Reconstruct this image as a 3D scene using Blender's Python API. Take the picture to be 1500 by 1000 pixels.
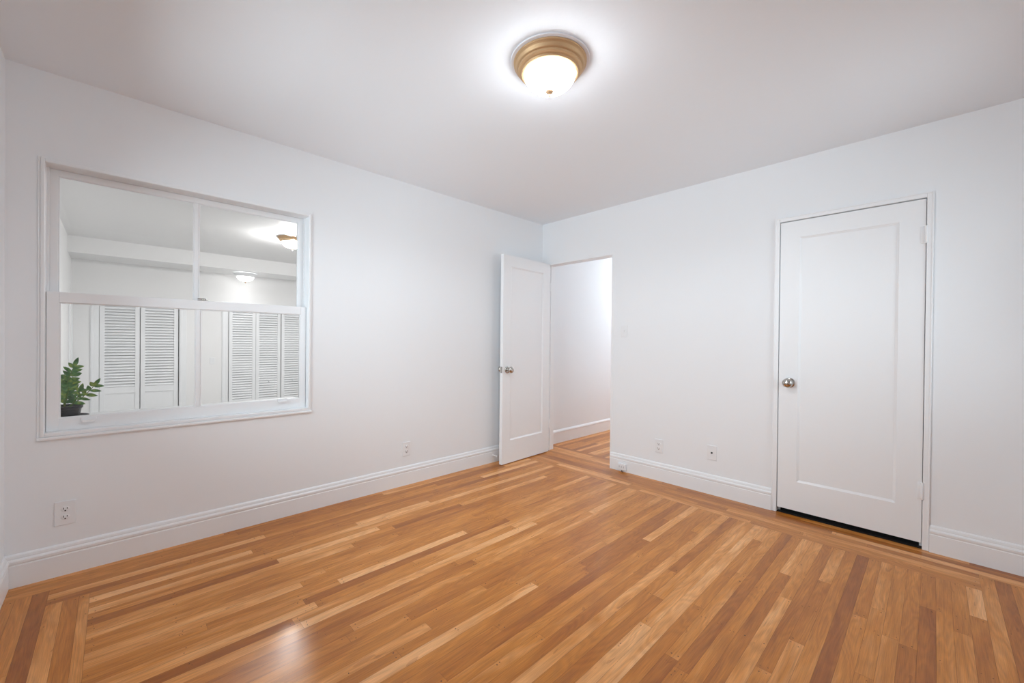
import bpy, bmesh, math, random
from mathutils import Vector, Matrix
R = math.radians
random.seed(7)
for o in list(bpy.data.objects): bpy.data.objects.remove(o)
scn = bpy.context.scene
COL = scn.collection

# ------------------------------------------------------------------ camera
F_PX, YAW, ROLL, CY, PITCH = 600.18, 0.800849, -0.010010, 504.25, -0.005936
CAM = Vector((2.97988, -3.33542, 1.16664))
fw = Vector((-math.sin(YAW), math.cos(YAW), 0)); rt = Vector((math.cos(YAW), math.sin(YAW), 0)); up = Vector((0, 0, 1))
FV = fw*math.cos(PITCH) + up*math.sin(PITCH); UV = up*math.cos(PITCH) - fw*math.sin(PITCH)
c_, s_ = math.cos(ROLL), math.sin(ROLL)
X_, Y_, Z_ = rt*c_ - UV*s_, rt*s_ + UV*c_, -FV
cd = bpy.data.cameras.new('camera'); cam = bpy.data.objects.new('camera', cd); COL.objects.link(cam)
M = Matrix.Identity(4)
for i in range(3): M[i][0], M[i][1], M[i][2], M[i][3] = X_[i], Y_[i], Z_[i], CAM[i]
cam.matrix_world = M
cd.sensor_fit = 'HORIZONTAL'; cd.sensor_width = 36; cd.lens = F_PX/1500*36; cd.shift_y = (CY-500)/1500
cd.clip_start = 0.02
scn.camera = cam

# ------------------------------------------------------------------ world, lights, exposure
w = bpy.data.worlds.new('world'); scn.world = w; w.use_nodes = True
w.node_tree.nodes['Background'].inputs[0].default_value = (0.8, 0.88, 1, 1)
w.node_tree.nodes['Background'].inputs[1].default_value = 0.3
scn.cycles.max_bounces = 16; scn.cycles.diffuse_bounces = 10; scn.cycles.glossy_bounces = 4; scn.cycles.transparent_max_bounces = 16
scn.view_settings.view_transform = 'Standard'; scn.view_settings.look = 'None'
scn.view_settings.gamma = 1; scn.view_settings.use_curve_mapping = False
scn.view_settings.exposure = 0.42
LAMP_MAIN, LAMP_ADJ, LAMP_ADJ2, LAMP_HALL = 34.0, 185.0, 7.0, 85.0
FILL_RIGHT, FILL_NEAR = 14.0, 40.0
SPOT_MAIN, SPOT_ADJ, SPOT_ADJ2 = 15.0, 38.0, 0.8

def area_light(name, loc, rot, sx, sy, power, col=(1, 1, 1)):
    d = bpy.data.lights.new(name, 'AREA'); d.shape = 'RECTANGLE'; d.size = sx; d.size_y = sy; d.energy = power; d.color = col
    o = bpy.data.objects.new(name, d); o.location = loc; o.rotation_euler = rot; COL.objects.link(o); return o
FILLC = (0.81, 0.93, 1.0)
# added soft fill: area lights behind two made-up windows out of view
area_light('fill_light', (3.80, -.72, 1.45), (0, R(90), 0), 1.3, 1.0, FILL_RIGHT, FILLC)
area_light('fill_light', (1.05, -3.80, 1.45), (R(90), 0, 0), 1.6, 1.3, FILL_NEAR, FILLC)

# ------------------------------------------------------------------ materials
def mat(name, col, rough=0.5, metal=0.0, spec=0.5, emit=None, es=0, bump=0, bscale=60, coat=0):
    m = bpy.data.materials.new(name); m.use_nodes = True; nt = m.node_tree; b = nt.nodes['Principled BSDF']
    b.inputs['Base Color'].default_value = (*col, 1); b.inputs['Roughness'].default_value = rough
    b.inputs['Metallic'].default_value = metal; b.inputs['Specular IOR Level'].default_value = spec
    b.inputs['Coat Weight'].default_value = coat
    if emit: b.inputs['Emission Color'].default_value = (*emit, 1); b.inputs['Emission Strength'].default_value = es
    if bump:
        tc = nt.nodes.new('ShaderNodeNewGeometry'); n = nt.nodes.new('ShaderNodeTexNoise'); n.inputs['Scale'].default_value = bscale
        n.inputs['Detail'].default_value = 4
        bp = nt.nodes.new('ShaderNodeBump'); bp.inputs['Strength'].default_value = bump; bp.inputs['Distance'].default_value = 0.004
        nt.links.new(tc.outputs['Position'], n.inputs['Vector']); nt.links.new(n.outputs['Fac'], bp.inputs['Height'])
        nt.links.new(bp.outputs['Normal'], b.inputs['Normal'])
    return m

WALLA = mat('wall_paint_adjacent', (0.84, 0.84, 0.84), 0.6, bump=0.05, bscale=9, spec=0.3)
WALL = mat('wall_paint', (0.84, 0.862, 0.882), 0.6, bump=0.10, bscale=9, spec=0.3)
CEIL = mat('ceiling_paint', (0.835, 0.875, 0.915), 0.7, bump=0.25, bscale=14, spec=0.2)
TRIM = mat('trim_paint', (0.85, 0.866, 0.88), 0.35, spec=0.4, bump=0.02, bscale=30)
DOORP = mat('door_paint', (0.85, 0.866, 0.88), 0.38, spec=0.4, bump=0.03, bscale=20)
PLATE = mat('plate_plastic', (0.82, 0.835, 0.85), 0.35)
SLOT = mat('slot_dark', (0.03, 0.03, 0.03), 0.6)
CHROME = mat('satin_nickel', (0.50, 0.48, 0.45), 0.16, 1.0)
BRONZE = mat('brushed_gold_bronze', (0.56, 0.37, 0.20), 0.48, 0.6, bump=0.15, bscale=160)
BOWLM = mat('frosted_glass_main', (0.9, 0.88, 0.84), 0.3, emit=(0.90, 0.95, 1), es=LAMP_MAIN)
BOWLA = mat('frosted_glass_adjacent', (0.9, 0.88, 0.84), 0.3, emit=(1, 0.985, 0.97), es=LAMP_ADJ)
BOWLB = mat('frosted_glass_alcove', (0.9, 0.88, 0.84), 0.3, emit=(1, 0.985, 0.97), es=LAMP_ADJ2)
BOWLH = mat('frosted_glass_hall', (0.9, 0.88, 0.84), 0.3, emit=(0.93, 0.97, 1), es=LAMP_HALL)
FINIAL = mat('finial_tan', (0.50, 0.33, 0.20), 0.5)
ROSE = mat('lamp_backplate_white', (0.84, 0.85, 0.89), 0.5)
POT = mat('black_nursery_pot', (0.025, 0.025, 0.03), 0.35)
SOIL = mat('potting_soil', (0.03, 0.02, 0.014), 0.9, bump=1, bscale=200)
STEM = mat('plant_stem', (0.12, 0.2, 0.04), 0.5)
DIRT = mat('grey_carpet', (0.35, 0.34, 0.33), 0.9, bump=0.5, bscale=300)

def leaf_mat():
    m = bpy.data.materials.new('leaf_green'); m.use_nodes = True; nt = m.node_tree; b = nt.nodes['Principled BSDF']
    g = nt.nodes.new('ShaderNodeNewGeometry'); n = nt.nodes.new('ShaderNodeTexNoise'); n.inputs['Scale'].default_value = 35
    r = nt.nodes.new('ShaderNodeValToRGB'); e = r.color_ramp.elements
    e[0].position = .32; e[0].color = (0.045, 0.13, 0.04, 1); e[1].position = .68; e[1].color = (0.30, 0.40, 0.07, 1)
    x = r.color_ramp.elements.new(.5); x.color = (0.10, 0.25, 0.07, 1)
    nt.links.new(g.outputs['Position'], n.inputs['Vector']); nt.links.new(n.outputs['Fac'], r.inputs[0])
    nt.links.new(r.outputs[0], b.inputs['Base Color']); b.inputs['Roughness'].default_value = .35
    return m
LEAF = leaf_mat()

def glass_mat():
    m = bpy.data.materials.new('window_glass'); m.use_nodes = True; nt = m.node_tree; nt.nodes.clear()
    o = nt.nodes.new('ShaderNodeOutputMaterial'); mx = nt.nodes.new('ShaderNodeMixShader')
    t = nt.nodes.new('ShaderNodeBsdfTransparent'); t.inputs[0].default_value = (0.97, 0.975, 0.975, 1)
    g = nt.nodes.new('ShaderNodeBsdfGlossy'); g.inputs['Roughness'].default_value = 0.01
    f = nt.nodes.new('ShaderNodeFresnel'); f.inputs[0].default_value = 1.45
    nt.links.new(f.outputs[0], mx.inputs[0]); nt.links.new(t.outputs[0], mx.inputs[1]); nt.links.new(g.outputs[0], mx.inputs[2])
    nt.links.new(mx.outputs[0], o.inputs[0]); return m
GLASS = glass_mat()

def wood_mat():
    m = bpy.data.materials.new('oak_strip_floor'); m.use_nodes = True; nt = m.node_tree; N = nt.nodes; L = nt.links
    b = N['Principled BSDF']
    def nd(t, **k):
        n = N.new(t)
        for a, v in k.items(): setattr(n, a, v)
        return n
    def math_(op, a, bb=None, c=None):
        n = nd('ShaderNodeMath', operation=op)
        for i, v in enumerate((a, bb, c)):
            if v is None: continue
            if isinstance(v, (int, float)): n.inputs[i].default_value = v
            else: L.new(v, n.inputs[i])
        return n.outputs[0]
    uv = nd('ShaderNodeUVMap', uv_map='plank'); sx = nd('ShaderNodeSeparateXYZ'); L.new(uv.outputs[0], sx.inputs[0])
    uv2 = nd('ShaderNodeUVMap', uv_map='rand'); s2 = nd('ShaderNodeSeparateXYZ'); L.new(uv2.outputs[0], s2.inputs[0])
    u, v, r1, r2 = sx.outputs[0], sx.outputs[1], s2.outputs[0], s2.outputs[1]
    # coordinates per plank (u along the grain in metres, v across)
    cx = nd('ShaderNodeCombineXYZ'); L.new(math_('MULTIPLY_ADD', r1, 37.0, u), cx.inputs[0]); L.new(v, cx.inputs[1]); L.new(math_('MULTIPLY', r2, 53.0), cx.inputs[2])
    def noise(sc, detail, rough=.5, dist=0):
        mp = nd('ShaderNodeMapping'); mp.inputs['Scale'].default_value = sc; L.new(cx.outputs[0], mp.inputs[0])
        n = nd('ShaderNodeTexNoise'); n.inputs['Scale'].default_value = 1; n.inputs['Detail'].default_value = detail
        n.inputs['Roughness'].default_value = rough; n.inputs['Distortion'].default_value = dist
        L.new(mp.outputs[0], n.inputs['Vector']); return n.outputs['Fac']
    fine = noise((9, 420, 1), 3, .6)
    big = noise((2.2, 14, 1), 3, .55, .6)
    # cathedral figure: rings of a slow noise
    figf = noise((1.6, 11, 1), 2, .4, .3)
    rings = math_('SINE', math_('MULTIPLY', figf, 90.0))
    ramp = nd('ShaderNodeValToRGB'); cr = ramp.color_ramp; cr.interpolation = 'LINEAR'
    cols = WOODCOLS
    while len(cr.elements) < len(cols): cr.elements.new(.5)
    for el, (p, c) in zip(cr.elements, cols): el.position = p; el.color = (*c, 1)
    t = math_('ADD', r1, math_('MULTIPLY', math_('SUBTRACT', big, .5), 1.05))
    L.new(t, ramp.inputs[0])
    shade = math_('MULTIPLY_ADD', math_('SUBTRACT', fine, .5), .85, 1.0)
    shade = math_('ADD', shade, math_('MULTIPLY', rings, .07))
    mul = nd('ShaderNodeMix', data_type='RGBA', blend_type='MULTIPLY'); mul.inputs[0].default_value = 1
    cc = nd('ShaderNodeCombineColor')
    for i in range(3): L.new(shade, cc.inputs[i])
    L.new(ramp.outputs[0], mul.inputs[6]); L.new(cc.outputs[0], mul.inputs[7])
    # knots and mineral streaks
    kn = noise((5, 26, 1), 2, .5, 1.2)
    kf = math_('MULTIPLY', math_('GREATER_THAN', kn, .71), .35)
    km = nd('ShaderNodeMix', data_type='RGBA', blend_type='MULTIPLY'); L.new(kf, km.inputs[0])
    L.new(mul.outputs[2], km.inputs[6]); km.inputs[7].default_value = (.42, .30, .2, 1)
    L.new(km.outputs[2], b.inputs['Base Color'])
    b.inputs['Roughness'].default_value = .34; b.inputs['Specular IOR Level'].default_value = .30
    b.inputs['Coat Weight'].default_value = .32; b.inputs['Coat Roughness'].default_value = .19
    # slight waviness of the old finish
    g = nd('ShaderNodeNewGeometry'); n = nd('ShaderNodeTexNoise'); n.inputs['Scale'].default_value = 7; n.inputs['Detail'].default_value = 3
    L.new(g.outputs['Position'], n.inputs['Vector'])
    hs = math_('ADD', math_('MULTIPLY', n.outputs['Fac'], 1.0), math_('MULTIPLY', fine, .04))
    hs = math_('ADD', hs, math_('MULTIPLY', r2, .15))
    bp = nd('ShaderNodeBump'); bp.inputs['Strength'].default_value = .12; bp.inputs['Distance'].default_value = .01
    L.new(hs, bp.inputs['Height']); L.new(bp.outputs[0], b.inputs['Normal'])
    return m
WOODCOLS = [(0.0, (0.33, 0.096, 0.008)), (0.28, (0.45, 0.150, 0.015)), (0.55, (0.56, 0.208, 0.028)), (0.8, (0.70, 0.310, 0.090)), (1.0, (0.80, 0.410, 0.165))]
WOOD = wood_mat()
SEAM = mat('floor_seam', (0.09, 0.04, 0.015), 0.7)
NAIL = mat('filled_nail_hole', (0.07, 0.035, 0.015), 0.7)

# ------------------------------------------------------------------ mesh helpers
class MB:
    def __init__(s): s.bm = bmesh.new()
    def box(s, a, b, bev=0, seg=2):
        a = Vector(a); b = Vector(b)
        lo = Vector([min(a[i], b[i]) for i in range(3)]); hi = Vector([max(a[i], b[i]) for i in range(3)])
        r = bmesh.ops.create_cube(s.bm, size=1)['verts']
        for v in r: v.co = Vector([lo[i] + (v.co[i]+.5)*(hi[i]-lo[i]) for i in range(3)])
        if bev:
            ed = {e for v in r for e in v.link_edges}
            bmesh.ops.bevel(s.bm, geom=list(ed), offset=bev, segments=seg, affect='EDGES', profile=.5)
        return s
    def quad(s, pts):
        return s.bm.faces.new([s.bm.verts.new(p) for p in pts])
    def lathe(s, prof, n=48, mtx=Matrix.Identity(4), scale_xy=(1, 1)):
        rings = []
        for r, z in prof:
            if r < 1e-6: rings.append([s.bm.verts.new(mtx @ Vector((0, 0, z)))])
            else: rings.append([s.bm.verts.new(mtx @ Vector((r*math.cos(2*math.pi*k/n)*scale_xy[0], r*math.sin(2*math.pi*k/n)*scale_xy[1], z))) for k in range(n)])
        for A, B in zip(rings, rings[1:]):
            for k in range(n):
                k2 = (k+1) % n
                if len(A) == 1 and len(B) == 1: continue
                if len(A) == 1: s.bm.faces.new((A[0], B[k], B[k2]))
                elif len(B) == 1: s.bm.faces.new((A[k], B[0], A[k2]))
                else: s.bm.faces.new((A[k], B[k], B[k2], A[k2]))
        return s
    def extrude_profile(s, prof, A, B, out, caps=True):
        """prof: (distance out of the wall, height) points, closed; swept from A to B; out = outward unit vector"""
        A, B, out = Vector(A), Vector(B), Vector(out)
        ra = [s.bm.verts.new(A + out*d + Vector((0, 0, h))) for d, h in prof]
        rb = [s.bm.verts.new(B + out*d + Vector((0, 0, h))) for d, h in prof]
        n = len(prof)
        for i in range(n): s.bm.faces.new((ra[i], ra[(i+1) % n], rb[(i+1) % n], rb[i]))
        if caps: s.bm.faces.new(ra[::-1]); s.bm.faces.new(rb)
        return s
    def tube(s, pts, rad, n=8):
        pts = [Vector(p) for p in pts]; rings = []
        if isinstance(rad, (int, float)): rad = [rad]*len(pts)
        for i, p in enumerate(pts):
            d = (pts[min(i+1, len(pts)-1)] - pts[max(i-1, 0)]).normalized()
            a = d.cross(Vector((0.3, 0.9, 0.2))).normalized(); b = d.cross(a)
            rings.append([s.bm.verts.new(p + (a*math.cos(2*math.pi*k/n) + b*math.sin(2*math.pi*k/n))*rad[i]) for k in range(n)])
        for A, B in zip(rings, rings[1:]):
            for k in range(n): s.bm.faces.new((A[k], A[(k+1) % n], B[(k+1) % n], B[k]))
        s.bm.faces.new(rings[0][::-1]); s.bm.faces.new(rings[-1]); return s
    def build(s, name, m, parent=None, smooth=False, loc=None):
        bmesh.ops.recalc_face_normals(s.bm, faces=s.bm.faces)
        me = bpy.data.meshes.new(name); 
        if loc is not None:
            for v in s.bm.verts: v.co -= Vector(loc)
        s.bm.to_mesh(me); s.bm.free()
        for mm in (m if isinstance(m, (list, tuple)) else [m]): me.materials.append(mm)
        if smooth:
            me.set_sharp_from_angle(angle=R(40)) if hasattr(me, 'set_sharp_from_angle') else None
            me.shade_smooth() if smooth == 'all' else [setattr(p, 'use_smooth', True) for p in me.polygons]
        o = bpy.data.objects.new(name, me); COL.objects.link(o)
        if loc is not None and parent is None: o.location = loc
        if parent is not None: o.parent = parent
        return o
def tag(o, label=None, cat=None, group=None, kind=None):
    for k, v in (('label', label), ('category', cat), ('group', group), ('kind', kind)):
        if v: o[k] = v
    return o
def empty(name, loc, rz=0.0):
    o = bpy.data.objects.new(name, None); COL.objects.link(o); o.location = loc; o.rotation_euler = (0, 0, rz)
    o.empty_display_size = .05; return o
def copy_tree(o, parent=None):
    c = o.copy(); COL.objects.link(c); c.parent = parent
    for ch in list(o.children): copy_tree(ch, c)
    return c

# ------------------------------------------------------------------ room shell
H = 2.44; XR = 3.66; YN = -3.70
AX, AYE, AF = -5.12, -0.12, -0.36       # adjacent room: far wall x, right wall y, floor height
def wall(name, boxes, label, pm=None):
    m = MB()
    for a, b in boxes: m.box(a, b)
    return tag(m.build(name, pm or WALL), label, 'wall', kind='structure')
WY0, WY1, WZ0, WZ1 = -3.578, -2.387, 0.703, 2.008    # window opening (inside the frame)
f = .022
wall('wall_left', [((-.15, YN-.14, AF), (0, WY0-f, H)), ((-.15, WY1+f, AF), (0, 0.0, H)), ((-.15, WY0-f, AF), (0, WY1+f, WZ0-f)), ((-.15, WY0-f, WZ1+f), (0, WY1+f, H))],
     'plain white wall with the large interior window, left of the photo')
DX0, DX1, DZ = .07, .884, 2.003
CX0, CX1, CZ = 2.212, 2.950, 2.022
wall('wall_back', [((-.15, 0, 0), (DX0, .11, H)), ((DX0, 0, DZ), (DX1, .11, H)), ((DX1, 0, 0), (CX0, .11, H)), ((CX0, 0, CZ), (CX1, .11, H)), ((CX1, 0, 0), (XR+.14, .11, H))],
     'plain white wall with the open doorway and the closed closet door')
wall('wall_right', [((XR, YN-.14, 0), (XR+.14, -1.22, H)), ((XR, -.22, 0), (XR+.14, 0, H)), ((XR, -1.22, 0), (XR+.14, -.22, .8)), ((XR, -1.22, 2.1), (XR+.14, -.22, H))], 'white wall on the right beyond the frame')
wall('wall_near', [((0, YN-.14, 0), (.25, YN, H)), ((1.85, YN-.14, 0), (XR, YN, H)), ((.25, YN-.14, 0), (1.85, YN, .8)), ((.25, YN-.14, 2.1), (1.85, YN, H))],
     'white wall at the extreme left edge of the photo')
m = MB(); m.box((-.15, YN-.14, H), (XR+.14, .11, H+.1)); m.box((-.2, .11, H), (1.2, 3.1, H+.1))
tag(m.build('ceiling', CEIL), 'flat white textured plaster ceiling holding the bowl lamp', 'ceiling', kind='structure')
# hallway beyond the doorway
HX = -.065
wall('wall_hall', [((-.2, .11, 0), (HX, 3.0, H)), ((1.06, .11, 0), (1.2, 3.0, H)), ((-.2, 3.0, 0), (1.2, 3.1, H))], 'brightly lit white hallway wall seen through the open doorway')
# closet behind the closed door
wall('wall_closet', [((2.0, .62, 0), (3.2, .7, H)), ((1.95, .11, 0), (2.0, .7, H)), ((3.2, .11, 0), (3.25, .7, H))], 'dark closet interior behind the closed door')
# adjacent room seen through the window
wall('wall_adjacent', [((AX-.12, -3.88, AF), (AX, -3.492, 2.6)), ((AX-.12, -3.492, 1.68), (AX, -.44, 2.6)), ((AX-.12, -2.624, AF), (AX, -1.995, 1.68)), ((AX-.12, -.44, AF), (AX, AYE+.1, 2.6)),
      ((AX-.62, -3.6, AF), (AX-.56, -.36, 1.8)), ((AX-.56, -3.6, AF), (AX-.12, -3.54, 1.8)), ((AX-.56, -2.4, AF), (AX-.12, -2.34, 1.8)), ((AX-.56, -.42, AF), (AX-.12, -.36, 1.8)), ((AX-.56, -3.54, 1.74), (AX-.12, -.42, 1.8)), ((AX-.56, -3.54, AF-.05), (AX-.0, -.42, AF)), ((AX, -3.88, AF), (-.15, -3.76, 2.6)), ((AX, AYE, AF), (-.15, AYE+.1, 2.6))],
     'white walls of the adjacent room seen through the window', WALLA)
m = MB(); m.box((-4.52, -3.76, H), (-.15, AYE, H+.12)); m.box((AX, -3.76, 2.235), (-4.52, AYE, H+.12))
tag(m.build('ceiling', WALLA), 'stepped white ceiling of the adjacent room seen through the window', 'ceiling', kind='structure')
m = MB(); m.box((AX, -3.76, AF-.1), (-.15, AYE, AF-.0))
tag(m.build('floor', DIRT), 'grey floor of the adjacent room below the window', 'floor', kind='structure')

# ------------------------------------------------------------------ strip floor (every strip a quad in one floor mesh)
PW = .0508
fb = bmesh.new(); uvP = fb.loops.layers.uv.new('plank'); uvR = fb.loops.layers.uv.new('rand')
rs = random.Random(29)
def plank(x0, y0, x1, y1, along):   # one strip
    gap = .0003
    if x1-x0 < .003 or y1-y0 < .003: return
    co = [(x0+gap, y0+gap), (x1-gap, y0+gap), (x1-gap, y1-gap), (x0+gap, y1-gap)]
    fc = fb.faces.new([fb.verts.new((a, b, 0)) for a, b in co])
    tone = min(.97, max(.03, rs.gauss(.5, .22))); r2 = rs.random()
    for l in fc.loops:
        x, y, _ = l.vert.co
        l[uvP].uv = (y-y0, x-x0) if along == 'y' else (x-x0, y-y0)
        l[uvR].uv = (tone, r2)
    if along == 'y': ends = [(x0, y0, 1), (x0, y1, -1)]
    nails = []
    L_ = (y1-y0) if along == 'y' else (x1-x0)
    for e in (.018, L_-.018):
        for q in (.25, .75):
            if rs.random() < .55: nails.append((e+rs.uniform(-.006, .006), q*PW+rs.uniform(-.004, .004)))
    k = .40-((y0+8) % .405) if along == 'y' else .4-((x0+8) % .405)
    while k < L_:
        if k > .04 and L_-k > .04 and rs.random() < .42:
            nails.append((k+rs.uniform(-.012, .012), rs.choice((.2, .5, .8))*PW))
            if rs.random() < .5: nails.append((k+rs.uniform(-.012, .012), rs.choice((.25, .75))*PW))
        k += .405
    for a, q in nails:
        px, py = (x0+q, y0+a) if along == 'y' else (x0+a, y0+q)
        if not (x0 < px < x1 and y0 < py < y1): continue
        rr = rs.uniform(.0018, .0030)
        nf = fb.faces.new([fb.verts.new((px+rr*math.cos(t*math.pi/3), py+rr*math.sin(t*math.pi/3), .00025)) for t in range(6)])
        nf.material_index = 2
def course(v0, a0, a1, along):      # a row of strips butted end to end
    a = a0; first = True
    while a < a1-.001:
        ln = rs.uniform(.45, 1.9) * (rs.random()*.5+.5 if first else 1); first = False
        b = a+ln
        if a1-b < .22: b = a1
        if along == 'y': plank(v0, a, min(v0+PW, LIM), b, 'y')
        else: plank(a, v0, b, v0+PW, 'x')
        a = b
LIM = XR
YB = -7*PW                       # inner edge of the back border
YL = YN + 5.65*PW                # inner edge of the near border
for k in range(int(XR/PW)+1):
    x = k*PW
    lo = YL; hi = YB
    if x < 3*PW-.001: lo = YN
    elif x < 6*PW-.001: lo = YN+3*PW
    if x >= 3.146: hi = -3*PW-.02
    if x < .06: hi = YB
    course(x, lo, hi, 'y')
LIM = 99
for k in range(7):               # back border; laid parallel to the back wall
    y = -(k+1)*PW
    course(y, 0, XR if k < 3 else 3.150, 'x')
plank(3.150, -3*PW-.02, XR, -3*PW, 'x')
for k in range(6):               # near border
    y0 = YN + k*PW; y1 = min(y0+PW, YL)
    xs = 3*PW if k < 3 else 6*PW
    a = xs
    while a < XR-.001:
        b = a+rs.uniform(.4, 1.5)
        if XR-b < .3: b = XR
        plank(a, y0, b, y1, 'x'); a = b
# doorway and hall
for k in range(5): course(k*PW, -.06 if k > 2 else -.065, 1.06, 'x')
for k in range(23):
    x = -.065 + k*PW
    lo = 5*PW if x > .33 else (5*PW+.0 if x > .2 else 5*PW)
    course(x, lo, 3.0, 'y')
fb.faces.ensure_lookup_table()
sv = [fb.verts.new(p) for p in ((-.2, YN-.14, -.0012), (XR+.14, YN-.14, -.0012), (XR+.14, 3.1, -.0012), (-.2, 3.1, -.0012))]
sfc = fb.faces.new(sv); sfc.material_index = 1
# sub-floor thickness
lv = [fb.verts.new((v.co.x, v.co.y, -.09)) for v in sv]
q = fb.faces.new(lv[::-1]); q.material_index = 1
for i in range(4):
    q = fb.faces.new((sv[i], lv[i], lv[(i+1) % 4], sv[(i+1) % 4])); q.material_index = 1
me = bpy.data.meshes.new('floor'); fb.normal_update(); fb.to_mesh(me); fb.free()
for mm in (WOOD, SEAM, NAIL): me.materials.append(mm)
fo = bpy.data.objects.new('floor', me); COL.objects.link(fo)
tag(fo, 'honey coloured oak strip floor with bordered edges and glossy finish', 'floor', kind='structure')

m = MB(); m.box((2.0, .006, 0), (3.2, .62, .003))  # near-black sheet: shade in the gap under the door, put into the colour
tag(m.build('floor', mat('closet_gap_shade', (.012, .010, .009), .95)), 'near-black sheet standing in for shade under the closed closet door', 'floor', kind='structure')
# ------------------------------------------------------------------ baseboards
BB = [(0, 0), (.016, 0), (.016, .100), (.0135, .1035), (.0135, .1075), (.017, .111), (.0175, .122), (.014, .128), (.0105, .131), (.0105, .136), (.0085, .145), (.004, .151), (0, .152)]
def bboard(name, A, B, out, label, prof=BB):
    m = MB(); m.extrude_profile(prof, A, B, out)
    return tag(m.build(name, TRIM), label, 'baseboard', kind='structure')
bboard('baseboard_left', (0, YN, 0), (0, 0, 0), (1, 0, 0), 'white moulded baseboard under the window')
bboard('baseboard_back', (DX1, 0, 0), (2.191, 0, 0), (0, -1, 0), 'white moulded baseboard between the doorway and the closet door')
bboard('baseboard_back', (2.971, 0, 0), (XR, 0, 0), (0, -1, 0), 'white moulded baseboard right of the closet door')
bboard('baseboard_near', (.0175, YN, 0), (XR, YN, 0), (0, 1, 0), 'white baseboard at the far left edge of the photo')
bboard('baseboard_right', (XR, YN+.0175, 0), (XR, -.0175, 0), (-1, 0, 0), 'white baseboard along the wall beyond the right edge')
BH = [(0, 0), (.016, 0), (.016, .118), (.019, .122), (.019, .134), (.012, .146), (0, .152)]
bboard('baseboard_hall', (HX, .11, 0), (HX, 3.0, 0), (1, 0, 0), 'white baseboard along the hallway wall seen through the doorway', BH)

# ------------------------------------------------------------------ doorway lining and closet casing
m = MB()
m.box((DX0-.002, -.004, 0), (DX0+.014, .116, DZ-.0)); m.box((DX0+.014, .04, 0), (DX0+.026, .052, DZ-.012))
m.box((DX0, -.001, DZ-.012), (DX1+.002, .111, DZ+.002)); m.box((DX1-.012, .0, 0), (DX1+.003, .114, DZ))
m.box((DX1-.001, -.0035, 0), (DX1+.012, .0, DZ+.008), .001)
tag(m.build('trim_1', TRIM), 'thin white jamb lining the open doorway', 'door trim', kind='structure')
def casing(m, x0, x1, z, w_, t, bead=True):
    # outer bead and flat, mitre free
    for a, b in (((x0-w_, -t, 0), (x0, 0, z+w_)), ((x1, -t, 0), (x1+w_, 0, z+w_)), ((x0, -t, z), (x1, 0, z+w_))): m.box(a, b, .003)
    e = .006
    for a, b in (((x0-w_-.002, -t-.003, 0), (x0-w_+e, 0, z+w_+.002)), ((x1+w_-e, -t-.003, 0), (x1+w_+.002, 0, z+w_+.002)), ((x0-w_+e, -t-.003, z+w_-e), (x1+w_-e, 0, z+w_+.002))): m.box(a, b, .0025)
m = MB(); casing(m, 2.2205, 2.9415, 2.0165, .027, .010)
# jamb lining in the opening
m.box((CX0-.001, 0, 0), (2.2205, .11, CZ)); m.box((2.9415, 0, 0), (CX1+.001, .11, CZ)); m.box((2.2205, 0, 2.0165), (2.9415, .11, CZ+.001))
m.box((2.2205, .042, 0), (2.233, .055, 2.0165)); m.box((2.929, .042, 0), (2.9415, .055, 2.0165))
tag(m.build('trim_2', TRIM), 'narrow white casing around the closed closet door', 'door trim', kind='structure')

# ------------------------------------------------------------------ doors
def panel_door_mesh(W_, Hd, T, st, top, bot, both=False):
    """door leaf with one recessed panel; local x 0..W_, y 0 (front) .. T, z 0..Hd"""
    m = MB(); rec = .009; bv = .013
    x0, x1, z0, z1 = st, W_-st, bot, Hd-top
    def face(yf, s):
        y_ = yf; yr = yf + s*rec
        O = [(0, 0), (W_, 0), (W_, Hd), (0, Hd)]; I = [(x0, z0), (x1, z0), (x1, z1), (x0, z1)]
        P = [(x0+bv, z0+bv), (x1-bv, z0+bv), (x1-bv, z1-bv), (x0+bv, z1-bv)]
        vo = [m.bm.verts.new((a, y_, b)) for a, b in O]; vi = [m.bm.verts.new((a, y_, b)) for a, b in I]; vp = [m.bm.verts.new((a, yr, b)) for a, b in P]
        vs = [m.bm.verts.new((a+(.003 if a < W_/2 else -.003), y_+s*.003, b+(.003 if b < Hd/2 else -.003))) for a, b in I]
        for i in range(4):
            j = (i+1) % 4
            m.bm.faces.new((vo[i], vo[j], vi[j], vi[i])); m.bm.faces.new((vi[i], vi[j], vs[j], vs[i])); m.bm.faces.new((vs[i], vs[j], vp[j], vp[i]))
        m.bm.faces.new(vp); return vo
    a = face(0, 1); b = face(T, -1)
    for i in range(4):
        j = (i+1) % 4; m.bm.faces.new((a[i], a[j], b[j], b[i]))
    return m
KNOB = [(0, .066), (.010, .0655), (.019, .062), (.0265, .054), (.0285, .046), (.026, .038), (.019, .031), (.0115, .027), (.0098, .020), (.0105, .012), (.013, .008), (.026, .0065), (.030, .004), (.0305, 0), (0, 0)]
def knob(parent, x, z, y, sgn, glass=False):
    mt = Matrix.Translation((x, y, z)) @ Matrix.Rotation(R(90)*(1 if sgn < 0 else -1), 4, 'X')
    m = MB(); m.lathe([(r*1.12, z*1.08) for r, z in KNOB], 32, mt); k = m.build('door_knob', CHROME, parent, smooth=True); k['label'] = 'satin metal door knob'; return k
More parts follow.
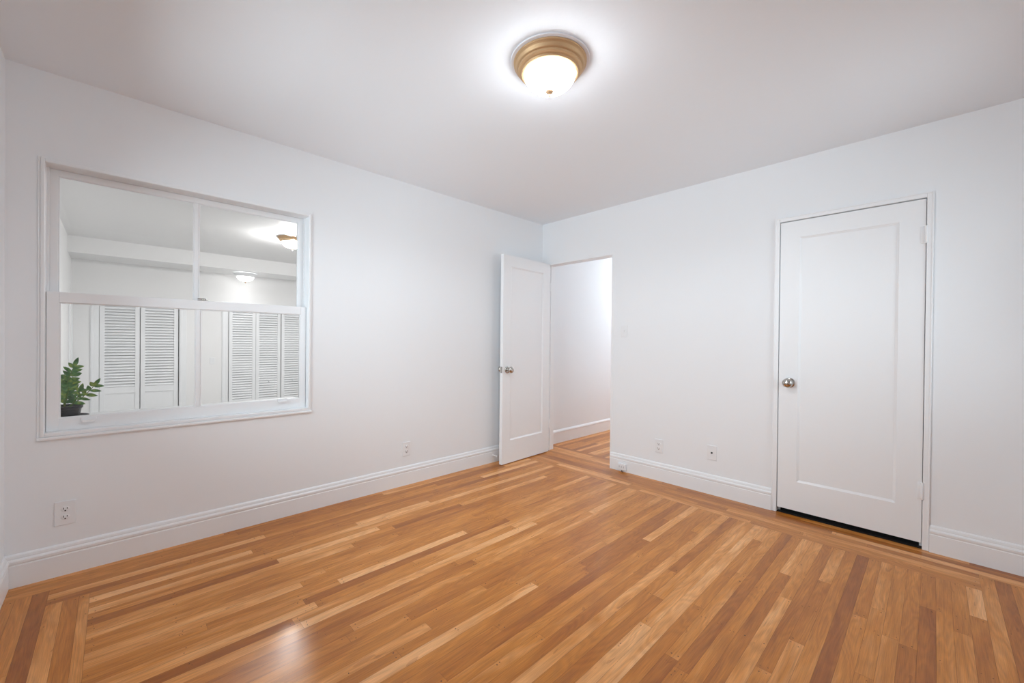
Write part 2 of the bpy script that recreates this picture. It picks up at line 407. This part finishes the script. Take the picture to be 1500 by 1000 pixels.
def hinge(parent, x, z0, z1, y, mt_=TRIM):
    m = MB(); m.lathe([(0, z0), (.0055, z0), (.0065, z0+.002), (.0065, z1-.002), (.0055, z1), (0, z1)], 14, Matrix.Translation((x, y, 0)))
    for k in range(1, 5): 
        zz = z0+(z1-z0)*k/5; m.lathe([(.0069, zz-.001), (.0069, zz+.001)], 14, Matrix.Translation((x, y, 0)))
    m.box((x-.022, y+.004, z0), (x-.003, y+.009, z1), .001)
    return m.build('hinge', mt_, parent, smooth=True)
# closet door, closed
CW = 2.9385-2.2245
d2 = empty('door_2', (2.2245, -.002, .036)); tag(d2, 'closed white one panel closet door on the right', 'door', kind='structure')
panel_door_mesh(CW, 1.975, .035, .111, .113, .197).build('door_leaf', DOORP, d2)
knob(d2, .062, .870, 0, -1)
hinge(d2, CW+.002, .250, .347, -.008); hinge(d2, CW+.002, 1.720, 1.818, -.008)
# open door, swung in against the left wall
d1 = empty('door_1', (.124, -.010, .008)); tag(d1, 'white one panel door standing open into the room by the left corner', 'door', kind='structure')
DW = .708
ang = math.atan2(-.727, .034)     # leaf direction from the hinge
d1.rotation_euler = (0, 0, ang)
mm_ = panel_door_mesh(DW, 1.985, .035, .108, .105, .215)
for v in mm_.bm.verts: v.co.y = -v.co.y     # thickness to the wall side; face y=0 towards the room
mm_.build('door_leaf', DOORP, d1)
k1 = knob(d1, DW-.062, .895, 0, 1); k2 = knob(d1, DW-.062, .895, -.035, -1)
m = MB(); m.box((DW-.0005, -.030, .865), (DW+.001, -.005, .925), .0008); lp = m.build('latch_plate', CHROME, d1); lp['label'] = 'metal latch plate on the door edge'
m = MB(); m.lathe([(0, 0.25), (.006, .25), (.006, .34), (0, .34)], 12, Matrix.Translation((-.003, .004, 0))); m.build('hinge', TRIM, d1, smooth=True)
m = MB(); m.lathe([(0, 1.70), (.006, 1.70), (.006, 1.79), (0, 1.79)], 12, Matrix.Translation((-.003, .004, 0))); m.build('hinge', TRIM, d1, smooth=True)

# ------------------------------------------------------------------ window
win = empty('window_1', (0, (WY0+WY1)/2, WZ0)); tag(win, 'white double hung interior window looking into the adjacent room', 'window', kind='structure')
wo = Vector(win.location)
def wpart(name, mb, m, parent=win, smooth=False):
    for v in mb.bm.verts: v.co -= wo
    return mb.build(name, m, parent, smooth=smooth)
m = MB()
m.box((-.15, WY0-f, WZ0-f), (.001, WY0, WZ1+f)); m.box((-.15, WY1, WZ0-f), (.001, WY1+f, WZ1+f))
m.box((-.15, WY0, WZ1), (.001, WY1, WZ1+f)); m.box((-.15, WY0, WZ0-f), (.001, WY1, WZ0))
# parting beads
for y, s in ((WY0, 1), (WY1, -1)):
    m.box((-.086, y, 1.36), (-.078, y+s*.008, WZ1))
wpart('window_frame', m, TRIM)
def ring(m, y0, y1, z0, z1, w_, x0, x1, bev=.003, wb=None):
    wb = wb or w_
    m.box((x0, y0-w_, z0-wb), (x1, y0, z1+w_), bev); m.box((x0, y1, z0-wb), (x1, y1+w_, z1+w_), bev)
    m.box((x0, y0, z1), (x1, y1, z1+w_), bev); m.box((x0, y0, z0-wb), (x1, y1, z0), bev)
m = MB(); ring(m, WY0, WY1, WZ0, WZ1, .014, 0, .009, .003, .016); ring(m, WY0-.014, WY1+.014, WZ0-.016, WZ1+.014, .009, 0, .0045, .002)
m.box((0, WY0-.024, WZ0-.033), (.015, WY1+.024, WZ0-.018), .004)
wpart('window_casing', m, TRIM)
# lower sash (room side)
LX0, LX1 = -.074, -.040
ls = MB()
g0, g1, gz0, gz1 = -3.533, -2.424, .765, 1.340
ls.box((LX0, WY0+.002, WZ0), (LX1, g0, 1.392), .002); ls.box((LX0, g1, WZ0), (LX1, WY1-.002, 1.392), .002)
ls.box((LX0, g0-.001, WZ0), (LX1, g1+.001, gz0), .002); ls.box((LX0, g0-.001, gz1), (LX1+.002, g1+.001, 1.392), .002)
ls.box((LX0+.004, -2.9945, gz0-.001), (LX1-.002, -2.9715, gz1+.001), .004)
ls = wpart('lower_sash', ls, TRIM)
def bead(y0, y1, z0, z1, xf, t=.006):
    m = MB()
    m.box((xf-t-.004, y0, z0), (xf-.004, y0+.005, z1), .001); m.box((xf-t-.004, y1-.005, z0), (xf-.004, y1, z1), .001)
    m.box((xf-t-.004, y0+.005, z0), (xf-.004, y1-.005, z0+.005), .001); m.box((xf-t-.004, y0+.005, z1-.005), (xf-.004, y1-.005, z1), .001)
    return m
for (a, b) in ((g0, -2.9945), (-2.9715, g1)):
    m = MB(); m.box((-.059, a-.003, gz0-.003), (-.056, b+.003, gz1+.003)); wpart('glass_pane', m, GLASS, ls)
    wpart('glazing_bead', bead(a, b, gz0, gz1, LX1), TRIM, ls)
# sash lifts and lock
for y, z in ((-3.43, .733), (-2.535, .745)):
    m = MB(); m.box((LX1-.001, y-.028, z+.010), (LX1+.004, y+.028, z+.030), .0015); m.box((LX1+.001, y-.024, z+.004), (LX1+.020, y+.024, z+.011), .003)
    m.box((LX1+.016, y-.024, z+.004), (LX1+.021, y+.024, z+.017), .002)
    wpart('sash_lift', m, TRIM, ls)
m = MB(); m.box((-.068, -2.985, 1.392), (-.045, -2.925, 1.397), .001); m.lathe([(0, 1.409), (.008, 1.408), (.011, 1.402), (.011, 1.396)], 16, Matrix.Translation((-.057, -2.955, 0)))
m.box((-.062, -2.985, 1.400), (-.052, -2.955, 1.407), .002)
lk = wpart('sash_lock', m, CHROME, ls, smooth=True); lk['label'] = 'small dark metal sash lock'
# upper sash (outer)
UX0, UX1 = -.122, -.090
h0, h1, hz0, hz1 = -3.541, -2.428, 1.39, 1.975
us = MB()
us.box((UX0, WY0+.002, 1.345), (UX1, h0, WZ1-.001), .002); us.box((UX0, h1, 1.345), (UX1, WY1-.002, WZ1-.001), .002)
us.box((UX0, h0-.001, 1.345), (UX1, h1+.001, hz0), .002); us.box((UX0, h0-.001, hz1), (UX1, h1+.001, WZ1-.001), .002)
us.box((UX0+.004, -2.9985, hz0-.001), (UX1-.002, -2.9755, hz1+.001), .004)
us = wpart('upper_sash', us, TRIM)
for (a, b) in ((h0, -2.9985), (-2.9755, h1)):
    m = MB(); m.box((-.108, a-.003, hz0-.003), (-.105, b+.003, hz1+.003)); wpart('glass_pane', m, GLASS, us)
    wpart('glazing_bead', bead(a, b, hz0, hz1, UX1), TRIM, us)

# outer ledge carrying the plant, on the adjacent room's side
m = MB(); m.box((-.40, -3.70, .712), (-.15, -2.36, .735), .004); m.box((-.17, -3.60, .66), (-.15, -2.40, .712), .003)
tag(m.build('trim_3', TRIM), 'white ledge behind the window holding the potted plant', 'window sill', kind='structure')

# windows added on unseen walls to let fill light into the room
def added_window(name, c, wdt, hgt, axis):
    o = empty(name, c); tag(o, 'added unseen fill light window on the wall beyond the frame' if axis == 'x' else 'added unseen fill light window on the wall behind the camera', 'window', kind='structure')
    m = MB(); t = .05
    def bx(a0, a1, z0, z1, d0=-.04, d1=.04):
        if axis == 'x': m.box((d0, a0, z0), (d1, a1, z1), .003)
        else: m.box((a0, d0, z0), (a1, d1, z1), .003)
    bx(-wdt/2, -wdt/2+t, -hgt/2, hgt/2); bx(wdt/2-t, wdt/2, -hgt/2, hgt/2); bx(-wdt/2+t, wdt/2-t, hgt/2-t, hgt/2); bx(-wdt/2+t, wdt/2-t, -hgt/2, -hgt/2+t)
    bx(-wdt/2+t, wdt/2-t, -.02, .02, -.03, .03)
    m.build('window_frame', TRIM, o)
    m = MB(); bx(-wdt/2+t, wdt/2-t, -hgt/2+t, -.02, -.002, .002); bx(-wdt/2+t, wdt/2-t, .02, hgt/2-t, -.002, .002); m.build('glass_pane', GLASS, o)
added_window('fill_window_right', (XR+.07, -.72, 1.45), 1.0, 1.3, 'x')
added_window('fill_window_near', (1.05, YN-.07, 1.45), 1.6, 1.3, 'y')

# ------------------------------------------------------------------ louvered bifold doors of the adjacent room
XF = AX
def louver_leaf(y0, y1, z_lo, name, label, knob_y=None):
    o = empty(name, (XF-.022, y0, AF+.02)); tag(o, label, 'closet door', kind='structure')
    W_ = y1-y0; ztop = 1.675-(AF+.02); st = .05
    m = MB(); T = .028
    zl = z_lo-(AF+.02); zt = ztop-.06
    m.box((0, 0, 0), (T, st, ztop), .002); m.box((0, W_-st, 0), (T, W_, ztop), .002)
    m.box((0, st, zt), (T, W_-st, ztop), .002); m.box((0, st, zl-.09), (T, W_-st, zl), .002); m.box((0, st, 0), (T, W_-st, .16), .002)
    m.build('door_frame', DOORP, o)
    if zl-.09 > .3:
        m = MB(); m.box((.006, st-.002, .158), (.018, W_-st+.002, zl-.088)); m.build('door_panel', DOORP, o)
    def slats(za, zb, nm):
        m = MB(); n = int((zb-za)/.040); p = (zb-za)/n
        for i in range(n):
            z = za+p*(i+.5)
            v = [(.005, z+.019), (.0270, z-.013), (.0235, z-.0175), (.001, z+.015)]
            a = [m.bm.verts.new((x, st-.001, zz)) for x, zz in v]; b = [m.bm.verts.new((x, W_-st+.001, zz)) for x, zz in v]
            for k in range(4): m.bm.faces.new((a[k], a[(k+1) % 4], b[(k+1) % 4], b[k]))
            m.bm.faces.new(a[::-1]); m.bm.faces.new(b)
        m.build(nm, DOORP, o)
    slats(zl, zt, 'louver_panel')
    if zl-.09 <= .75 and zl > .4 and z_lo < .3: slats(.16, zl-.09, 'louver_panel')
    if knob_y is not None:
        m = MB(); m.lathe([(0, .028), (.012, .026), (.014, .018), (.008, .008), (.012, 0), (0, 0)], 16, Matrix.Translation((T, knob_y-y0, .42-AF)) @ Matrix.Rotation(R(90), 4, 'Y'))
        m.build('knob', DOORP, o, smooth=True)
    return o
louver_leaf(-3.488, -3.073, .465, 'door_3', 'white louvered folding door leaf just right of the plant')
louver_leaf(-3.063, -2.636, .465, 'door_4', 'white louvered folding door leaf in the left lower pane beside the window bar')
louver_leaf(-1.985, -1.603, .13, 'door_5', 'white louvered folding door leaf in the right lower pane, leftmost of the three', None)
louver_leaf(-1.599, -1.218, .13, 'door_6', 'white louvered folding door leaf in the right lower pane, middle of the three', -1.40)
louver_leaf(-1.205, -.823, .13, 'door_7', 'white louvered folding door leaf in the right lower pane, rightmost of the three', -1.02)
louver_leaf(-.819, -.45, .13, 'door_8', 'white louvered folding door leaf hidden behind the window stile')
def adj_casing(name, y0, y1, label):
    m = MB(); z = 1.69; w_ = .085
    for a, b in ((y0-w_, y0), (y1, y1+w_)):
        m.box((XF, a, AF), (XF+.018, b, z+w_), .003); m.box((XF, a+.008, AF), (XF+.022, b-.050, z+w_-.01), .003)
    m.box((XF, y0, z), (XF+.018, y1, z+w_), .003)
    tag(m.build(name, TRIM), label, 'door trim', kind='structure')
adj_casing('trim_4', -3.493, -2.622, 'white casing around the louvered doors near the plant')
adj_casing('trim_5', -1.996, -.44, 'white casing around the louvered doors in the right pane')
m = MB(); m.box((-5.05, -3.76, AF), (-4.96, -3.742, 1.72), .003); m.box((-4.80, -3.76, AF), (-4.72, -3.742, 1.72), .003)
tag(m.build('trim_6', TRIM), 'white vertical trim on the side wall behind the plant', 'trim', kind='structure')

# ------------------------------------------------------------------ lamps
def bowl_lamp(loc, bowl_mat, label, rose=True, s=1.0, group=None, rim=None, spot=0):
    o = empty('ceiling_light', loc); tag(o, label, 'ceiling light', group)
    if rose:
        m = MB(); m.lathe([(0, 0), (.176, 0), (.178, -.003), (.176, -.006), (.150, -.007), (0, -.007)], 64); m.build('backplate', ROSE, o, smooth=True)
    prof = [(.162, -.006), (.165, -.010), (.164, -.016), (.157, -.021), (.154, -.024), (.153, -.032), (.149, -.036), (.144, -.038), (.143, -.046), (.138, -.050), (.131, -.053), (.128, -.060), (.122, -.063), (.116, -.063), (.112, -.058), (.112, -.006)]
    m = MB(); m.lathe([(r*s, z*s) for r, z in prof], 64); r_ = m.build('rim', rim or BRONZE, o, smooth=True)
    if not rim: r_['label'] = 'stepped golden bronze rim'
    bp = [(.116*s, -.058*s)]
    for i in range(1, 13):
        t = i/12*math.pi/2; bp.append((.116*s*math.cos(t)**.93 if i < 12 else 0, -.058*s - .075*s*math.sin(t)))
    m = MB(); m.lathe(bp, 64); m.build('glass_bowl', bowl_mat, o, smooth=True)['label'] = 'glowing frosted glass bowl'
    m = MB(); m.lathe([(0, -.128*s), (.017*s, -.131*s), (.019*s, -.138*s), (.013*s, -.145*s), (.006*s, -.148*s), (.006*s, -.153*s), (.0055*s, -.158*s), (0, -.161*s)], 20)
    m.build('finial', FINIAL, o, smooth=True)['label'] = 'small bronze finial'
    if spot:      # the bulb's light leaving the bottom of the bowl
        d = bpy.data.lights.new('bulb', 'SPOT'); d.energy = spot; d.spot_size = R(172); d.spot_blend = .35; d.shadow_soft_size = .05; d.color = (.86, .94, 1) if spot == SPOT_MAIN else (1, 1, 1)
        l = bpy.data.objects.new('bulb', d); COL.objects.link(l); l.location = Vector(loc) + Vector((0, 0, -.215))
    return o
bowl_lamp((1.751, -1.922, H), BOWLM, 'flush ceiling light with golden rim and frosted bowl above the oak floor', spot=SPOT_MAIN)
bowl_lamp((-2.62, -1.745, H), BOWLA, 'flush bowl light partly cut off by the right edge of the upper window pane', spot=SPOT_ADJ)
bowl_lamp((-4.80, -1.82, 2.235), BOWLB, 'flush bowl light in the alcove, seen through the upper right pane', rose=False, s=1.0, rim=TRIM, spot=SPOT_ADJ2)
bowl_lamp((.62, 2.35, H), BOWLH, 'flush bowl light on the hallway ceiling, out of sight beyond the doorway')

# ------------------------------------------------------------------ wall plates
def frame_for(wall_):
    # local x along the wall (to the right in the photo), local y out of the wall, z up
    return R(0) if wall_ == 'back' else R(0)
def orient(o, wall_):
    # built facing -Y (out of the back wall); on the left wall it faces +X
    o.rotation_euler = (0, 0, R(90) if wall_ == 'left' else 0)
def receptacle(parent, z):
    m = MB(); m.lathe([(0, .0065), (.0150, .0065), (.0160, .0058), (.0160, .004)], 28, Matrix.Translation((0, 0, z)) @ Matrix.Rotation(R(90), 4, 'X') , (1.0, .86))
    rcp = m.build('receptacle', PLATE, parent, smooth=True)
    m = MB()
    m.box((-.0078, -.0072, z-.001), (-.0052, -.006, z+.0085)); m.box((.0052, -.0072, z), (.0078, -.006, z+.0078))
    m.lathe([(0, .0072), (.0032, .0072), (.0032, .006)], 12, Matrix.Translation((0, 0, z-.0075)) @ Matrix.Rotation(R(90), 4, 'X'))
    s = m.build('slots', SLOT, rcp); s['label'] = 'dark plug slots'
def plate(parent, w_=.070, h_=.114):
    m = MB(); m.box((-w_/2, -.0055, -h_/2), (w_/2, 0, h_/2), .0025); m.build('cover_plate', PLATE, parent)
def screw(parent, z, y=-.006):
    m = MB(); m.lathe([(0, .0068), (.0026, .0066), (.003, .005)], 12, Matrix.Translation((0, 0, z)) @ Matrix.Rotation(R(90), 4, 'X')); m.build('screw', PLATE, parent, smooth=True)
def outlet(loc, wall_, label, w_=.070, h_=.114):
    o = empty('electrical_outlet', loc); orient(o, wall_); tag(o, label, 'outlet', 'duplex wall outlets')
    plate(o, w_, h_); receptacle(o, .0195); receptacle(o, -.0195); screw(o, 0); return o
outlet((0, -3.508, .302), 'left', 'white duplex outlet below the window near the left corner', .074, .118)
outlet((0, -1.632, .290), 'left', 'white duplex outlet on the left wall between the window and the open door')
outlet((0, 0, 0), 'back', 'white duplex outlet on the back wall between the doorway and the closet door').location = (1.354, 0, .293)
j = empty('cable_jack', (1.786, 0, .322)); tag(j, 'white cable jack plate with one dark port, right of the back wall outlet', 'wall jack')
plate(j); screw(j, .042); screw(j, -.042)
m = MB(); m.lathe([(0, .0075), (.005, .0075), (.0065, .012), (.0065, .0055), (.0, .0055)], 16, Matrix.Rotation(R(90), 4, 'X')); m.build('port', SLOT, j, smooth=True)['label'] = 'small dark port'
def switch(loc, rz, label, group=None):
    o = empty('light_switch', loc); o.rotation_euler = (0, 0, rz); tag(o, label, 'light switch', group)
    plate(o, .066, .108); screw(o, .030); screw(o, -.030)
    m = MB(); m.box((-.0055, -.0075, -.012), (.0055, -.005, .012), .0008); m.box((-.004, -.016, .0), (.004, -.006, .009), .0015); m.build('toggle', PLATE, o); return o
switch((1.009, 0, 1.275), 0, 'white toggle switch plate beside the open doorway')
switch((AX, -2.205, .815), R(90), 'white toggle switch between the louvered doors, seen through the window')
# small surface box on the baseboard with a stub of cable
j = empty('baseboard_jack', (1.018, -.016, .045)); tag(j, 'small white surface jack mounted on the baseboard right of the doorway', 'wall jack')
m = MB(); m.box((-.042, -.022, -.028), (.042, 0, .028), .004); m.build('housing', PLATE, j)
m = MB()
for x in (-.022, .0, .022): m.box((x-.004, -.0228, -.008), (x+.004, -.0215, .010), .0003)
m.build('socket', mat('jack_socket_grey', (.6, .6, .6), .5), j)
m = MB(); m.tube([(-.002, -.012, -.028), (-.002, -.013, -.036), (.002, -.020, -.0415), (.015, -.024, -.0415)], .0035, 8); m.build('cable', SLOT, j)['label'] = 'short dark cable end'
# spring door stop on the left baseboard, behind the open door
ds = empty('door_stop', (.016, -.70, .07)); tag(ds, 'small white door stop on the baseboard behind the open door', 'door stop')
m = MB(); m.lathe([(0, 0), (.011, 0), (.011, .004), (.005, .006), (.0045, .05), (.0, .05)], 14, Matrix.Rotation(R(90), 4, 'Y')); m.build('post', TRIM, ds, smooth=True)
m = MB(); m.lathe([(0, .05), (.0085, .05), (.009, .06), (0, .062)], 14, Matrix.Rotation(R(90), 4, 'Y')); m.build('bumper', PLATE, ds, smooth=True)

# ------------------------------------------------------------------ potted plant
pl = empty('potted_plant', (-.245, -3.528, .735)); tag(pl, 'small green leafy plant in a black pot behind the lower left pane', 'plant')
m = MB(); m.lathe([(0, 0), (.086, 0), (.092, .004), (.094, .014), (.091, .014), (.084, .006), (0, .006)], 40); m.build('saucer', POT, pl, smooth=True)
m = MB(); m.lathe([(0, .007), (.058, .007), (.065, .052), (.070, .054), (.071, .068), (.067, .068), (.063, .052), (0, .052)], 40); m.build('pot', POT, pl, smooth=True)['label'] = 'black plastic pot'
m = MB(); m.lathe([(.0655, .058), (.03, .062), (0, .064)], 24); m.build('soil', SOIL, pl, smooth=True)
lr = random.Random(5)
def leaf(bm, base, d, upv, ln, wd, fold=.25, droop=.25):
    d = d.normalized(); side = d.cross(upv).normalized(); n = side.cross(d).normalized(); K = 6; L_, C_, R_ = [], [], []
    for i in range(K+1):
        t = i/K; wv = wd*math.sin(math.pi*min(1, t*.93+.05))**.8*(1-.35*t) if 0 < i < K else 0
        p = base + d*ln*t - Vector((0, 0, 1))*droop*ln*t*t
        C_.append(bm.verts.new(p))
        if wv: L_.append(bm.verts.new(p+side*wv+n*wv*fold)); R_.append(bm.verts.new(p-side*wv+n*wv*fold))
        else: L_.append(C_[-1]); R_.append(C_[-1])
    for i in range(K):
        for S in (L_, R_):
            q = [C_[i], C_[i+1], S[i+1], S[i]]; u = []
            for v in q:
                if v not in u: u.append(v)
            if len(u) >= 3:
                try: bm.faces.new(u)
                except ValueError: pass
def frond(base, tip, bend, n, ln, wd, name='stem'):
    base, tip, bend = Vector(base), Vector(tip), Vector(bend); P = []
    for i in range(13):
        t = i/12; P.append(base*(1-t)**2 + (base+tip)*.5*2*t*(1-t) + bend*2*t*(1-t) + tip*t*t)
    m = MB(); m.tube(P, [.0032-.0018*i/12 for i in range(13)], 6); st = m.build(name, STEM, pl, smooth=True)
    m = MB()
    for i in range(n):
        t = .25+.72*i/max(1, n-1); k = t*12; a = P[int(min(11, k))].lerp(P[int(min(12, k+1))], k-int(k)); dr = (P[min(12, int(k)+1)]-P[max(0, int(k)-1)]).normalized()
        sd = dr.cross(Vector((1, 0.15, 0))).normalized()
        for sg in (-1, 1):
            l_ = ln*(1-.25*abs(t-.5))*lr.uniform(.85, 1.15)
            leaf(m.bm, a, sd*sg*1.0+dr*.85+Vector((lr.uniform(-.25, .35), lr.uniform(-.15, .15), lr.uniform(-.1, .1))), Vector((1, 0, .3)), l_, wd*lr.uniform(.8, 1.1), .3, .12)
    leaf(m.bm, P[-1], (P[-1]-P[-2]), Vector((1, 0, .2)), ln*1.05, wd, .3, .0)
    m.build('leaves', LEAF, st, smooth=True)
frond((0, 0, .058), (.01, .035, .275), (0, -.02, 0), 8, .052, .0115)
frond((.01, .01, .058), (.03, .112, .170), (0, .012, -.01), 5, .046, .011)
frond((.0, -.01, .058), (.02, -.03, .215), (0, -.015, 0), 7, .050, .012)
frond((-.01, .0, .058), (-.05, .03, .225), (0, .0, 0), 6, .05, .012)
frond((.02, .0, .058), (.05, .02, .170), (.01, 0, 0), 5, .046, .012)
frond((0, -.02, .058), (-.01, -.075, .185), (0, -.01, 0), 6, .048, .012)
frond((.02, .02, .058), (.04, .060, .145), (.01, .01, 0), 4, .042, .011)
